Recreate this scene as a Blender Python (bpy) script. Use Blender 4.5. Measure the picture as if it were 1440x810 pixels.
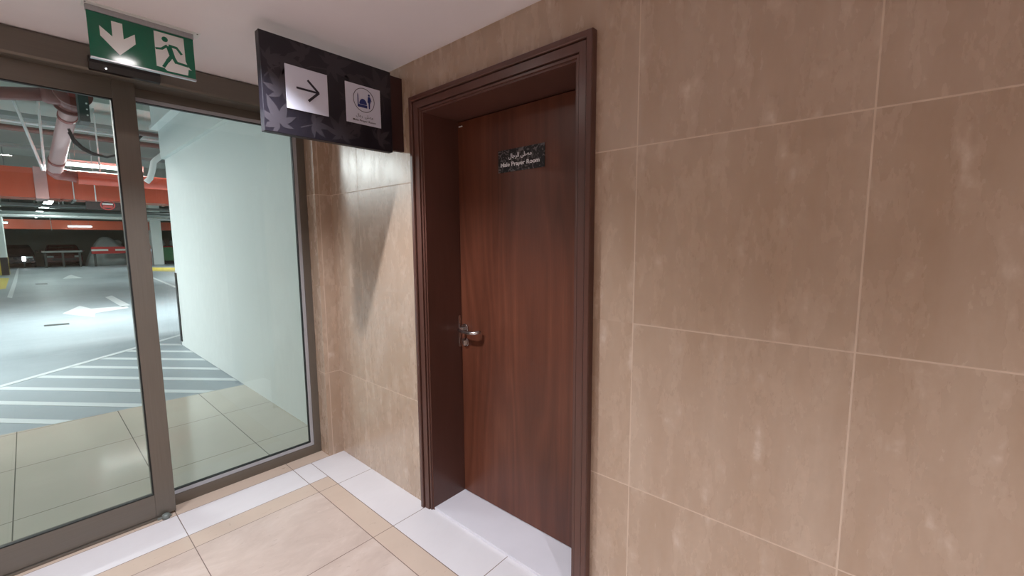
import bpy, bmesh, math, random
from mathutils import Vector, Matrix
from math import pi, sin, cos, radians

for o in list(bpy.data.objects):
    bpy.data.objects.remove(o, do_unlink=True)
sc = bpy.context.scene
COL = sc.collection
random.seed(7)

# ------------------------------------------------------------------ camera
CAMH = 1.48
FPX = 597.2
yaw, pit, rol = radians(41.28), radians(6.315), radians(-0.3826)
F = Vector((cos(yaw)*cos(pit), sin(yaw)*cos(pit), -sin(pit)))
R0 = Vector((sin(yaw), -cos(yaw), 0.0))
U0 = R0.cross(F)
R = R0*cos(rol) + U0*sin(rol)
U = U0*cos(rol) - R0*sin(rol)
cam_d = bpy.data.cameras.new('camera')
cam_d.sensor_width = 36.0
cam_d.lens = FPX/1440*36.0
cam_d.clip_start = 0.02
cam_d.clip_end = 200
cam = bpy.data.objects.new('camera', cam_d)
COL.objects.link(cam)
cam.matrix_world = Matrix(((R.x, U.x, -F.x, 0), (R.y, U.y, -F.y, 0), (R.z, U.z, -F.z, CAMH), (0, 0, 0, 1)))
sc.camera = cam

# ------------------------------------------------------------------ world and exposure
w = bpy.data.worlds.new('world'); sc.world = w; w.use_nodes = True
w.node_tree.nodes['Background'].inputs[0].default_value = (0.75, 0.8, 0.85, 1)
w.node_tree.nodes['Background'].inputs[1].default_value = 0.0
sc.view_settings.view_transform = 'Standard'
sc.view_settings.look = 'None'
sc.view_settings.gamma = 1.0
sc.view_settings.use_curve_mapping = False
sc.view_settings.exposure = 0.5

DOWN_E = 78.0          # lobby downlights
DOWN_COL = (0.93, 0.945, 1.0)
TUBE_E = 250.0          # garage fluorescent fixtures
TUBE_COL = (0.96, 1.0, 1.0)
LED_E = 0.6

# key planes (metres)
XW = 1.3725            # wall with the prayer room door
YP = 2.815             # front of the pilaster / end of the lobby
ZC = 2.388             # lobby ceiling
YD = 2.8564            # face of the sliding leaf
YF = 2.925             # face of the fixed light

def ray(px, py):
    d = R*((px-720)/FPX) - U*((py-405)/FPX) + F
    return d
def on_y(px, py, Y):
    d = ray(px, py); return Vector((0, 0, CAMH)) + d*(Y/d.y)
def on_z(px, py, Z):
    d = ray(px, py); return Vector((0, 0, CAMH)) + d*((Z-CAMH)/d.z)

# ------------------------------------------------------------------ helpers
def s2l(c):
    r = []
    for v in c[:3]:
        v = v/255.0
        r.append(v/12.92 if v <= 0.04045 else ((v+0.055)/1.055)**2.4)
    return (r[0], r[1], r[2], 1.0)

class NT:
    def __init__(s, name):
        s.m = bpy.data.materials.new(name); s.m.use_nodes = True
        s.t = s.m.node_tree; s.t.nodes.clear()
        s.out = s.t.nodes.new('ShaderNodeOutputMaterial')
    def n(s, kind, **kw):
        nd = s.t.nodes.new(kind)
        for k, v in kw.items(): setattr(nd, k, v)
        return nd
    def l(s, a, b): s.t.links.new(a, b)
    def math(s, op, a, b=None, c=None):
        nd = s.n('ShaderNodeMath', operation=op)
        for i, v in enumerate((a, b, c)):
            if v is None: continue
            if isinstance(v, (int, float)): nd.inputs[i].default_value = v
            else: s.l(v, nd.inputs[i])
        return nd.outputs[0]
    def mix(s, fac, a, b):
        nd = s.n('ShaderNodeMix', data_type='RGBA')
        for i, v in ((0, fac), (6, a), (7, b)):
            if isinstance(v, (int, float)): nd.inputs[i].default_value = v
            elif isinstance(v, (tuple, list)): nd.inputs[i].default_value = v
            else: s.l(v, nd.inputs[i])
        return nd.outputs[2]
    def noise(s, scale, vec=None, detail=4, rough=0.55, dist=0.0):
        nd = s.n('ShaderNodeTexNoise')
        nd.inputs['Scale'].default_value = scale; nd.inputs['Detail'].default_value = detail
        nd.inputs['Roughness'].default_value = rough; nd.inputs['Distortion'].default_value = dist
        if vec is not None: s.l(vec, nd.inputs['Vector'])
        return nd.outputs['Fac']
    def ramp(s, fac, stops):
        nd = s.n('ShaderNodeValToRGB'); e = nd.color_ramp.elements
        while len(e) < len(stops): e.new(0.5)
        for i, (p, c) in enumerate(stops): e[i].position = p; e[i].color = c
        s.l(fac, nd.inputs[0]); return nd.outputs[0]
    def pos(s): return s.n('ShaderNodeNewGeometry').outputs['Position']
    def scale(s, vec, sc3):
        nd = s.n('ShaderNodeMapping'); nd.inputs['Scale'].default_value = sc3
        s.l(vec, nd.inputs['Vector']); return nd.outputs[0]
    def bsdf(s, col, rough=0.5, metal=0.0, spec=0.5, bump=None, bs=0.1, coat=0.0, emit=None, es=0.0, coat_r=0.05):
        b = s.n('ShaderNodeBsdfPrincipled')
        for k, v in (('Base Color', col), ('Roughness', rough), ('Metallic', metal)):
            if isinstance(v, (int, float, tuple)): b.inputs[k].default_value = v
            else: s.l(v, b.inputs[k])
        b.inputs['Specular IOR Level'].default_value = spec
        b.inputs['Coat Weight'].default_value = coat
        b.inputs['Coat Roughness'].default_value = coat_r
        if emit: b.inputs['Emission Color'].default_value = emit; b.inputs['Emission Strength'].default_value = es
        if bump is not None:
            bn = s.n('ShaderNodeBump'); bn.inputs['Strength'].default_value = bs; bn.inputs['Distance'].default_value = 0.01
            s.l(bump, bn.inputs['Height']); s.l(bn.outputs[0], b.inputs['Normal'])
        s.l(b.outputs[0], s.out.inputs[0]); return b

def plain(name, rgb, rough=0.5, metal=0.0, spec=0.5, var=0.06, nscale=8.0, coat=0.0, emit=None, es=0.0):
    t = NT(name); c = s2l(rgb)
    nz = t.noise(nscale, t.pos())
    a = tuple(min(1, v*(1-var)) for v in c[:3])+(1,); b = tuple(min(1, v*(1+var)) for v in c[:3])+(1,)
    col = t.mix(nz, a, b)
    t.bsdf(col, rough, metal, spec, coat=coat, emit=(s2l(emit) if emit else None), es=es)
    return t.m

def emis(name, rgb, strength):
    t = NT(name); e = t.n('ShaderNodeEmission'); e.inputs[0].default_value = s2l(rgb); e.inputs[1].default_value = strength
    t.l(e.outputs[0], t.out.inputs[0]); return t.m

def joint(t, coord, off, per, wdt):
    # 1 on a joint of the given width, 0 elsewhere
    a = t.math('SUBTRACT', coord, off - per/2)
    a = t.math('MODULO', t.math('ADD', a, per*200), per)
    a = t.math('ABSOLUTE', t.math('SUBTRACT', a, per/2))
    return t.math('LESS_THAN', a, wdt/2)
def cell(t, coord, off, per): return t.math('FLOOR', t.math('DIVIDE', t.math('SUBTRACT', coord, off), per))

def wall_tile(name, use_x):
    t = NT(name); p = t.pos(); sep = t.n('ShaderNodeSeparateXYZ'); t.l(p, sep.inputs[0])
    u = sep.outputs[0] if use_x else sep.outputs[1]; z = sep.outputs[2]
    offu = 1.27+0.028 if use_x else 0.0414
    perx = 0.604
    jz = joint(t, z, -0.008, 0.5995, 0.0042)
    ju = joint(t, u, offu, perx, 0.0042)
    if use_x:
        tall = t.math('GREATER_THAN', z, -1.0)
    else:
        tall = t.math('GREATER_THAN', sep.outputs[1], 0.647)
        over = t.math('MULTIPLY', t.math('GREATER_THAN', u, 1.0), t.math('LESS_THAN', u, 2.0))
        ju = t.math('MULTIPLY', ju, t.math('SUBTRACT', 1.0, over))
    mid = t.math('LESS_THAN', t.math('ABSOLUTE', t.math('SUBTRACT', z, 1.19)), 0.05)
    jz = t.math('MULTIPLY', jz, t.math('SUBTRACT', 1.0, t.math('MULTIPLY', mid, tall)))
    j = t.math('MAXIMUM', jz, ju)
    cu = cell(t, u, offu, perx); cz = cell(t, z, -0.008, 0.5995)
    wn = t.n('ShaderNodeTexWhiteNoise', noise_dimensions='2D')
    cb = t.n('ShaderNodeCombineXYZ'); t.l(cu, cb.inputs[0]); t.l(cz, cb.inputs[1]); t.l(cb.outputs[0], wn.inputs['Vector'])
    off = t.n('ShaderNodeVectorMath', operation='MULTIPLY_ADD'); t.l(wn.outputs['Color'], off.inputs[0]); off.inputs[1].default_value = (6, 6, 6); t.l(p, off.inputs[2])
    v = off.outputs[0]
    vs = t.scale(v, (4.5, 4.5, 0.9))
    n1 = t.noise(1.7, vs, 5, 0.55, 0.1)
    n2 = t.noise(7.0, t.scale(v, (2.4, 2.4, 0.8)), 5, 0.62, 0.0)
    n3 = t.noise(24.0, v, 4, 0.6)
    c0 = t.ramp(n1, [(0.28, s2l((175, 151, 130))), (0.5, s2l((181, 159, 140))), (0.72, s2l((188, 168, 150)))])
    c1 = t.mix(t.math('MULTIPLY', t.ramp(n2, [(0.30, (1, 1, 1, 1)), (0.66, (0, 0, 0, 1))]), 0.24), c0, s2l((150, 122, 100)))
    blot = t.math('MULTIPLY', t.ramp(n2, [(0.56, (0, 0, 0, 1)), (0.68, (1, 1, 1, 1))]), t.ramp(n3, [(0.45, (0, 0, 0, 1)), (0.7, (1, 1, 1, 1))]))
    c2 = t.mix(t.math('MULTIPLY', blot, 0.7), c1, s2l((220, 205, 192)))
    c3 = t.mix(j, c2, s2l((206, 186, 168)))
    rg = t.math('ADD', t.math('MULTIPLY', n2, 0.14), 0.2)
    rg = t.math('ADD', rg, t.math('MULTIPLY', j, 0.3))
    hb = t.math('SUBTRACT', t.math('MULTIPLY', n3, 0.05), t.math('MULTIPLY', j, 0.6))
    t.bsdf(c3, rg, 0, 0.75, bump=hb, bs=0.15)
    return t.m

def floor_tile():
    t = NT('lobby floor tile'); p = t.pos(); sep = t.n('ShaderNodeSeparateXYZ'); t.l(p, sep.inputs[0])
    x, y = sep.outputs[0], sep.outputs[1]
    gt = lambda a, b: t.math('GREATER_THAN', a, b)
    lt = lambda a, b: t.math('LESS_THAN', a, b)
    mul = lambda a, b: t.math('MULTIPLY', a, b)
    mx = lambda a, b: t.math('MAXIMUM', a, b)
    inner = lt(y, 2.819)
    white = mul(mx(gt(x, 1.143), gt(y, 2.571)), inner)
    strip = mul(t.math('SUBTRACT', 1.0, white), mx(gt(x, 1.027), gt(y, 2.442)))
    def line(c, at, wd=0.0036): return lt(t.math('ABSOLUTE', t.math('SUBTRACT', c, at)), wd/2)
    jx = mul(joint(t, x, 1.027, 0.6075, 0.0036), lt(x, 1.1))
    jx = mx(jx, mul(line(x, 1.143), inner))
    jy = mul(joint(t, y, 2.442, 0.5985, 0.0036), lt(y, 2.6))
    jy = mx(jy, mul(line(y, 2.571), lt(x, 1.143)))
    jy = mx(jy, line(y, 2.819))
    j = mx(jx, jy)
    n1 = t.noise(3.0, t.scale(p, (1, 1.7, 1)), 6, 0.65, 0.6)
    n2 = t.noise(14.0, t.scale(p, (1, 2.5, 1)), 5, 0.7, 1.0)
    beige = t.ramp(n1, [(0.3, s2l((190, 172, 162))), (0.55, s2l((204, 187, 177))), (0.75, s2l((214, 200, 192)))])
    beige = t.mix(mul(t.ramp(n2, [(0.58, (0, 0, 0, 1)), (0.75, (1, 1, 1, 1))]), 0.35), beige, s2l((226, 214, 204)))
    sc_ = t.mix(n1, s2l((196, 177, 162)), s2l((208, 189, 174)))
    wc = t.mix(n1, s2l((214, 210, 214)), s2l((226, 224, 228)))
    c = t.mix(strip, beige, sc_); c = t.mix(white, c, wc); c = t.mix(j, c, s2l((120, 100, 92)))
    rg = t.math('ADD', t.math('MULTIPLY', n2, 0.1), 0.24)
    rg = t.math('ADD', rg, mul(white, 0.12))
    t.bsdf(c, rg, 0, 0.5, bump=t.math('SUBTRACT', 1.0, j), bs=0.15)
    return t.m

def apron_tile():
    t = NT('outer apron tile'); p = t.pos(); sep = t.n('ShaderNodeSeparateXYZ'); t.l(p, sep.inputs[0])
    x, y = sep.outputs[0], sep.outputs[1]
    j = t.math('MAXIMUM', joint(t, x, 0.415, 0.587, 0.005), joint(t, y, 3.43, 0.81, 0.005))
    n1 = t.noise(2.0, p, 5, 0.6)
    c = t.mix(n1, s2l((190, 184, 170)), s2l((206, 200, 186)))
    c = t.mix(j, c, s2l((98, 98, 88)))
    t.bsdf(c, t.math('ADD', t.math('MULTIPLY', n1, 0.06), 0.09), 0, 0.45)
    return t.m

def epoxy():
    t = NT('painted garage floor'); p = t.pos()
    n1 = t.noise(0.25, t.scale(p, (2.0, 1, 1)), 5, 0.6); n2 = t.noise(1.4, t.scale(p, (1, 2.5, 1)), 6, 0.65, 0.5)
    c = t.ramp(n1, [(0.3, s2l((132, 144, 150))), (0.7, s2l((164, 175, 181)))])
    c = t.mix(t.math('MULTIPLY', n2, 0.5), c, s2l((146, 158, 163)))
    rg = t.math('ADD', t.math('MULTIPLY', n2, 0.2), 0.36)
    t.bsdf(c, rg, 0, 0.35)
    return t.m

def wood(name, dark, mid, light, grain=1.0, rough=0.32):
    t = NT(name); p = t.pos()
    n0 = t.noise(1.1, t.scale(p, (4.0, 4.0, 0.42)), 2, 0.45, 0.3)
    wv = t.math('FRACT', t.math('MULTIPLY', n0, 8.0))
    wv = t.math('ABSOLUTE', t.math('SUBTRACT', wv, 0.5))
    n1 = t.noise(9.0, t.scale(p, (12, 12, 0.6)), 5, 0.65, 0.1)
    nb = t.noise(1.4, t.scale(p, (2.4, 2.4, 0.8)), 3, 0.5)
    f = t.math('ADD', t.math('MULTIPLY', wv, 0.26*grain), t.math('MULTIPLY', n1, 0.22))
    f = t.math('ADD', f, t.math('MULTIPLY', nb, 0.50))
    c = t.ramp(f, [(0.26, s2l(dark)), (0.46, s2l(mid)), (0.66, s2l(light))])
    t.bsdf(c, rough, 0, 0.5, bump=n1, bs=0.03)
    return t.m

def brushed(name, rgb, rough=0.38, metal=0.6, ax=2):
    t = NT(name); p = t.pos()
    s3 = [60, 60, 60]; s3[ax] = 1.5
    n = t.noise(3.0, t.scale(p, tuple(s3)), 3, 0.5)
    c = s2l(rgb)
    col = t.mix(n, tuple(v*0.88 for v in c[:3])+(1,), tuple(min(1, v*1.1) for v in c[:3])+(1,))
    t.bsdf(col, t.math('ADD', t.math('MULTIPLY', n, 0.1), rough), metal, 0.5)
    return t.m

def glass_mat():
    t = NT('clear greenish pane')
    tr = t.n('ShaderNodeBsdfTransparent'); tr.inputs[0].default_value = (0.95, 0.968, 0.962, 1)
    gl = t.n('ShaderNodeBsdfGlossy'); gl.inputs[0].default_value = (0.9, 0.95, 0.95, 1); gl.inputs['Roughness'].default_value = 0.0
    fr = t.n('ShaderNodeFresnel'); fr.inputs[0].default_value = 1.45
    mx = t.n('ShaderNodeMixShader'); t.l(fr.outputs[0], mx.inputs[0]); t.l(tr.outputs[0], mx.inputs[1]); t.l(gl.outputs[0], mx.inputs[2])
    t.l(mx.outputs[0], t.out.inputs[0]); return t.m

def blotch_plate():
    # black plate with grey leaf-like camouflage
    t = NT('leaf camouflage print'); p = t.pos()
    n = t.noise(34.0, p, 2, 0.5, 1.8)
    c = t.ramp(n, [(0.52, s2l((22, 19, 20))), (0.55, s2l((84, 78, 78))), (0.66, s2l((108, 101, 101)))])
    t.bsdf(c, 0.35); return t.m

M = {}
M['wall_tile'] = wall_tile('beige stone wall tile', False)
M['wall_tile_x'] = wall_tile('beige stone pilaster tile', True)
M['floor'] = floor_tile()
M['apron'] = apron_tile()
M['epoxy'] = epoxy()
M['ceiling'] = plain('off white ceiling paint', (236, 230, 234), 0.75, var=0.02)
M['marble'] = plain('white threshold marble', (218, 216, 224), 0.3, var=0.06, nscale=6)
M['door'] = wood('red brown veneer', (78, 42, 29), (98, 55, 39), (120, 72, 52), 1.0, 0.36)
M['casing'] = wood('dark stained hardwood', (82, 54, 46), (96, 64, 56), (110, 76, 66), 0.3, 0.3)
M['bronze'] = brushed('bronze anodised aluminium', (118, 112, 104), 0.34, 0.55, 2)
M['bronze_x'] = brushed('bronze anodised aluminium lengthwise', (118, 112, 104), 0.32, 0.55, 0)
M['alu'] = brushed('light aluminium', (176, 178, 182), 0.25, 0.9, 2)
M['bead'] = plain('silver grey glazing bead', (176, 178, 184), 0.22, 0.25)
M['gasket'] = plain('black rubber gasket', (20, 24, 24), 0.5)
M['chrome'] = brushed('satin steel', (205, 198, 196), 0.2, 1.0, 0)
M['glass'] = glass_mat()
M['board'] = plain('midnight blue board', (26, 23, 32), 0.42, var=0.1, nscale=5)
M['leafprint'] = plain('grey leaf print', (52, 47, 54), 0.6, var=0.15, nscale=20)
M['leafprint2'] = plain('pale grey leaf print', (66, 60, 72), 0.42, var=0.15, nscale=20)
M['bracket'] = plain('dark brown bracket paint', (56, 30, 28), 0.45)
M['whitevinyl'] = plain('white vinyl', (212, 214, 230), 0.4, var=0.02)
M['letter'] = plain('bright white lettering', (244, 244, 248), 0.4, var=0.01)
M['ink'] = plain('dark ink', (34, 30, 44), 0.5)
M['navy'] = plain('navy ink', (34, 44, 110), 0.5)
M['greyink'] = plain('grey ink', (70, 68, 84), 0.5)
M['green'] = plain('exit sign green', (16, 104, 78), 0.11, var=0.04)
M['exitwhite'] = plain('exit sign white', (226, 228, 228), 0.25, var=0.02)
M['black'] = plain('black plastic', (24, 22, 22), 0.35)
M['white'] = plain('white enamel', (226, 228, 228), 0.4, var=0.03)
M['gwall'] = plain('white garage paint', (224, 230, 228), 0.6, var=0.04, nscale=1.5)
M['gceil'] = plain('grey green soffit', (172, 178, 170), 0.8, var=0.08, nscale=1.0)
M['concrete'] = plain('dim concrete', (128, 138, 132), 0.8, var=0.2, nscale=0.8)
M['paint'] = plain('white road paint', (206, 214, 216), 0.35, var=0.06, nscale=4)
M['yellow'] = plain('yellow kerb paint', (196, 176, 70), 0.5, var=0.12, nscale=3)
M['orange'] = plain('orange duct paint', (196, 86, 58), 0.38, var=0.08, nscale=1.2)
M['redpipe'] = plain('oxide red pipe paint', (150, 78, 72), 0.25, var=0.08, nscale=3)
M['redpipe_dark'] = plain('dark oxide red', (104, 50, 44), 0.35, var=0.1, nscale=4)
M['cladding'] = brushed('shiny pipe jacket', (200, 162, 160), 0.25, 0.2, 1)
M['orangepipe'] = plain('glossy orange pipe', (214, 92, 72), 0.2, var=0.05)
M['galv'] = plain('galvanised steel', (128, 138, 136), 0.4, 0.3, var=0.12)
M['darkmetal'] = plain('dark grey steel', (58, 66, 64), 0.5, 0.2)
M['rust'] = plain('brown steel pipe', (104, 74, 66), 0.4, var=0.1)
M['red'] = plain('red rail paint', (170, 40, 38), 0.35)
M['greenpaint'] = plain('green wall paint', (44, 112, 68), 0.5)
M['carpaint'] = plain('dark car paint', (28, 32, 38), 0.25, 0.2)
M['carred'] = plain('maroon car paint', (64, 26, 28), 0.25, 0.2)
M['carglass'] = plain('dark car window', (18, 22, 26), 0.08)
M['sheet'] = plain('milky plastic sheet', (150, 160, 158), 0.35, var=0.2, nscale=3)
M['sack'] = plain('pale plastic sack', (198, 204, 200), 0.45, var=0.12, nscale=4)
M['tube'] = emis('lit fluorescent tube', (238, 255, 252), 14.0)
M['lens'] = emis('lit downlight lens', (255, 250, 248), 40.0)
M['headlamp'] = emis('small white lamp', (240, 246, 255), 6.0)
M['plate'] = blotch_plate()

class MB:
    def __init__(s): s.bm = bmesh.new(); s.mi = 0
    def face(s, pts):
        vs = [s.bm.verts.new(p) for p in pts]
        try:
            f = s.bm.faces.new(vs); f.material_index = s.mi; return f
        except ValueError: return None
    def box(s, a, b, bev=0.0):
        x0, y0, z0 = [min(a[i], b[i]) for i in range(3)]; x1, y1, z1 = [max(a[i], b[i]) for i in range(3)]
        t = bmesh.new()
        r = bmesh.ops.create_cube(t, size=1.0)
        for v in t.verts: v.co = Vector((x0+(v.co.x+.5)*(x1-x0), y0+(v.co.y+.5)*(y1-y0), z0+(v.co.z+.5)*(z1-z0)))
        if bev > 0: bmesh.ops.bevel(t, geom=list(t.edges), offset=bev, segments=2, affect='EDGES', profile=0.5)
        s.merge(t)
    def merge(s, t, mat=None):
        mp = {}
        for v in t.verts: mp[v] = s.bm.verts.new(mat @ v.co if mat else v.co)
        for f in t.faces:
            try:
                nf = s.bm.faces.new([mp[v] for v in f.verts]); nf.material_index = s.mi; nf.smooth = f.smooth
            except ValueError: pass
        t.free()
    def tube(s, pts, r, seg=14, cap=True):
        pts = [Vector(p) for p in pts]
        rs = r if isinstance(r, (list, tuple)) else [r]*len(pts)
        rings = []; up = None
        for i, p in enumerate(pts):
            d = (pts[min(i+1, len(pts)-1)] - pts[max(i-1, 0)]).normalized()
            if up is None: up = d.orthogonal().normalized()
            up = (up - d*up.dot(d)).normalized(); sd = d.cross(up)
            rings.append([s.bm.verts.new(p + up*rs[i]*cos(2*pi*k/seg) + sd*rs[i]*sin(2*pi*k/seg)) for k in range(seg)])
        for a, b in zip(rings[:-1], rings[1:]):
            for k in range(seg):
                f = s.bm.faces.new([a[k], a[(k+1) % seg], b[(k+1) % seg], b[k]]); f.smooth = True; f.material_index = s.mi
        if cap:
            for rg in (rings[0], rings[-1]):
                f = s.bm.faces.new(rg); f.material_index = s.mi
    def prism(s, poly, axis, a, b):
        # polygon in the plane perpendicular to axis, extruded from a to b
        def P(p, h):
            q = [0, 0, 0]; o = [i for i in range(3) if i != axis]; q[o[0]] = p[0]; q[o[1]] = p[1]; q[axis] = h; return q
        A = [s.bm.verts.new(P(p, a)) for p in poly]; B = [s.bm.verts.new(P(p, b)) for p in poly]
        n = len(poly)
        for f in (A, B):
            ff = s.bm.faces.new(f); ff.material_index = s.mi
        for i in range(n):
            ff = s.bm.faces.new([A[i], A[(i+1) % n], B[(i+1) % n], B[i]]); ff.material_index = s.mi
    def build(s, name, mats, parent=None, origin=None):
        bmesh.ops.recalc_face_normals(s.bm, faces=list(s.bm.faces))
        me = bpy.data.meshes.new(name)
        if origin is not None: bmesh.ops.translate(s.bm, verts=list(s.bm.verts), vec=-Vector(origin))
        s.bm.to_mesh(me); s.bm.free()
        for m in (mats if isinstance(mats, (list, tuple)) else [mats]): me.materials.append(m)
        o = bpy.data.objects.new(name, me); COL.objects.link(o)
        if origin is not None: o.location = origin
        if parent is not None:
            o.parent = parent
            o.matrix_parent_inverse = parent_inv(parent)
        return o

def world_mat(o):
    m = Matrix.LocRotScale(o.location, o.rotation_euler, None)
    if o.parent is not None: m = world_mat(o.parent) @ o.matrix_parent_inverse @ m
    return m
def parent_inv(p): return world_mat(p).inverted()

def tag(o, label, cat, group=None, kind=None):
    o['label'] = label; o['category'] = cat
    if group: o['group'] = group
    if kind: o['kind'] = kind
    return o
def thing(name, loc, label, cat, group=None, kind=None):
    o = bpy.data.objects.new(name, None); COL.objects.link(o); o.location = loc; o.empty_display_size = 0.1
    return tag(o, label, cat, group, kind)
def relink(o, parent):
    o.parent = parent; o.matrix_parent_inverse = parent_inv(parent)
def copy_tree(o, parent=None):
    c = o.copy(); COL.objects.link(c)
    if parent is not None: c.parent = parent
    for ch in list(bpy.data.objects):
        if ch.parent == o: copy_tree(ch, c)
    return c
def hull_area(name, loc, size, size_y, energy, col, rot=(0, 0, 0), parent=None):
    d = bpy.data.lights.new(name, 'AREA'); d.shape = 'RECTANGLE'; d.size = size; d.size_y = size_y
    d.energy = energy; d.color = col
    o = bpy.data.objects.new(name, d); COL.objects.link(o); o.location = loc; o.rotation_euler = rot
    if parent is not None: relink(o, parent)
    return o

def text_mesh(name, body, mat, origin, uvec, vvec, width, height, depth=0.0006, parent=None, squash=True, bold=0.0):
    # lettering fitted to width x height, lower left corner at origin, running along uvec, rising along vvec
    cu = bpy.data.curves.new(name, 'FONT'); cu.body = body; cu.size = 1.0; cu.extrude = 0.0; cu.offset = bold
    tmp = bpy.data.objects.new(name+'_tmp', cu); COL.objects.link(tmp)
    dg = bpy.context.evaluated_depsgraph_get(); dg.update()
    me = bpy.data.meshes.new_from_object(tmp.evaluated_get(dg))
    bpy.data.objects.remove(tmp, do_unlink=True)
    xs = [v.co.x for v in me.vertices]; ys = [v.co.y for v in me.vertices]
    x0, x1, y0, y1 = min(xs), max(xs), min(ys), max(ys)
    u = Vector(uvec).normalized(); v_ = Vector(vvec).normalized(); n = u.cross(v_)
    for v in me.vertices:
        v.co = Vector(origin) + u*((v.co.x-x0)/(x1-x0)*width) + v_*((v.co.y-y0)/(y1-y0)*height)
    bm = bmesh.new(); bm.from_mesh(me)
    r = bmesh.ops.extrude_face_region(bm, geom=list(bm.faces))
    bmesh.ops.translate(bm, verts=[g for g in r['geom'] if isinstance(g, bmesh.types.BMVert)], vec=n*depth)
    bm.to_mesh(me); bm.free()
    me.materials.clear(); me.materials.append(mat)
    o = bpy.data.objects.new(name, me); COL.objects.link(o)
    if parent is not None: relink(o, parent)
    return o

# =================================================================== STRUCTURE
LX0, LY0 = -1.75, -2.6     # lobby extents

def struct(mb, name, mat, label, cat): return tag(mb.build(name, mat), label, cat, kind='structure')

# lobby floor and outer apron
b = MB(); b.box((LX0, LY0, -0.08), (XW+0.30, 2.935, 0.0)); struct(b, 'floor', M['floor'], 'beige and white polished floor tiles inside the lobby', 'floor')
b = MB(); b.prism([(-3.6, 2.935), (XW+0.3, 2.935), (XW+0.3, 4.95), (-3.6, 5.35)], 2, -0.08, 0.0)
struct(b, 'floor_apron', M['apron'], 'glossy tiled landing just outside the glass', 'floor')
b = MB(); b.prism([(-3.6, 5.35), (XW+0.3, 4.95), (XW+0.3, 2.935), (16, 2.935), (16, 45), (-18, 45), (-18, 2.935), (-3.6, 2.935)], 2, -0.08, -0.002)
struct(b, 'floor_garage', M['epoxy'], 'grey painted parking garage floor', 'floor')

# wall with the prayer room door (opening y .887-1.787, z<2.122)
YL, YR, ZT = 1.787, 0.887, 2.122
b = MB()
b.box((XW, LY0, 0), (XW+0.30, YR-0.022, ZC+0.12)); b.box((XW, YL+0.022, 0), (XW+0.30, 3.06, ZC+0.12)); b.box((XW, YR-0.022, ZT+0.022), (XW+0.30, YL+0.022, ZC+0.12))
struct(b, 'wall_right', M['wall_tile'], 'beige stone tiled wall around the wooden door', 'wall')
b = MB(); b.box((1.27, YP, 0), (XW, 3.06, ZC+0.12)); struct(b, 'wall_pilaster', M['wall_tile_x'], 'narrow beige tiled return between glass and door wall', 'wall')
b = MB(); b.box((LX0-0.15, LY0, 0), (LX0, 3.06, ZC+0.12)); struct(b, 'wall_left', M['wall_tile'], 'tiled lobby wall left of the camera', 'wall')
b = MB(); b.box((LX0-0.15, LY0-0.15, 0), (XW+0.3, LY0, ZC+0.12)); struct(b, 'wall_back', M['wall_tile_x'], 'tiled lobby wall behind the camera', 'wall')
b = MB(); b.box((LX0-0.15, LY0-0.15, ZC), (XW, 2.82, ZC+0.12)); struct(b, 'ceiling', M['ceiling'], 'off white plasterboard lobby ceiling', 'ceiling')
b = MB(); b.box((XW+0.305, 0.2, 0), (XW+0.5, 2.4, 2.6)); struct(b, 'wall_recess', M['concrete'], 'dark wall closing the door recess', 'wall')

# bulkhead over the glass front
b = MB(); b.box((LX0, 2.82, ZC+0.0), (1.27, 3.06, 4.3)); b.box((1.27, 2.82, ZC+0.12), (XW, 3.06, 4.3))
struct(b, 'wall_front', M['gwall'], 'painted wall above the glass front', 'wall')
b = MB()
b.box((LX0, 2.80, 2.268), (1.27, 2.99, ZC), 0.014)
struct(b, 'trim_1', M['bronze_x'], 'bronze header box above the sliding glass', 'trim')

# ---- casing round the timber door
prof = [(0, 0.0), (0, .004), (.008, .004), (.009, .012), (.018, .013), (.0185, .004), (.0225, .004), (.023, .019), (.054, .022), (.0545, .010), (.0585, .010), (.059, .028), (.062, .032), (.080, .032), (.083, .028), (.083, -0.001)]
b = MB()
rows = []
for (wd, d) in prof:
    x = XW - d
    rows.append([b.bm.verts.new(p) for p in ((x, YL+wd, 0), (x, YL+wd, ZT+wd), (x, YR-wd, ZT+wd), (x, YR-wd, 0))])
for a, c in zip(rows[:-1], rows[1:]):
    for k in range(3): b.bm.faces.new([a[k], a[k+1], c[k+1], c[k]])
for k in (0, 3): b.bm.faces.new([r[k] for r in rows])
casing = struct(b, 'trim_2', M['casing'], 'dark wood stepped architrave framing the door', 'door frame')
b = MB()
XD = 1.597
b.box((XW, YL, 0), (1.70, YL+0.022, ZT)); b.box((XW, YR-0.022, 0), (1.70, YR, ZT)); b.box((XW, YR-0.022, ZT), (1.70, YL+0.022, ZT+0.022))
b.box((XD+0.046, YR, 0.016), (XD+0.075, YR+0.014, ZT-0.014)); b.box((XD+0.046, YL-0.014, 0.016), (XD+0.075, YL, ZT-0.014)); b.box((XD+0.046, YR, ZT-0.014), (XD+0.075, YL, ZT))
b.build('jamb_lining', M['casing'], casing)
b = MB(); b.box((XD-0.020, YL-0.0025, 0.885), (XD-0.004, YL+0.001, 1.065), 0.0008)
b.build('strike_plate', M['chrome'], casing)['label'] = 'worn steel strike plate'
b = MB(); b.box((1.372, YR, 0.0), (XW+0.30, YL, 0.014), 0.0015)
struct(b, 'trim_3', M['marble'], 'white marble threshold slab under the door', 'threshold')

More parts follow.
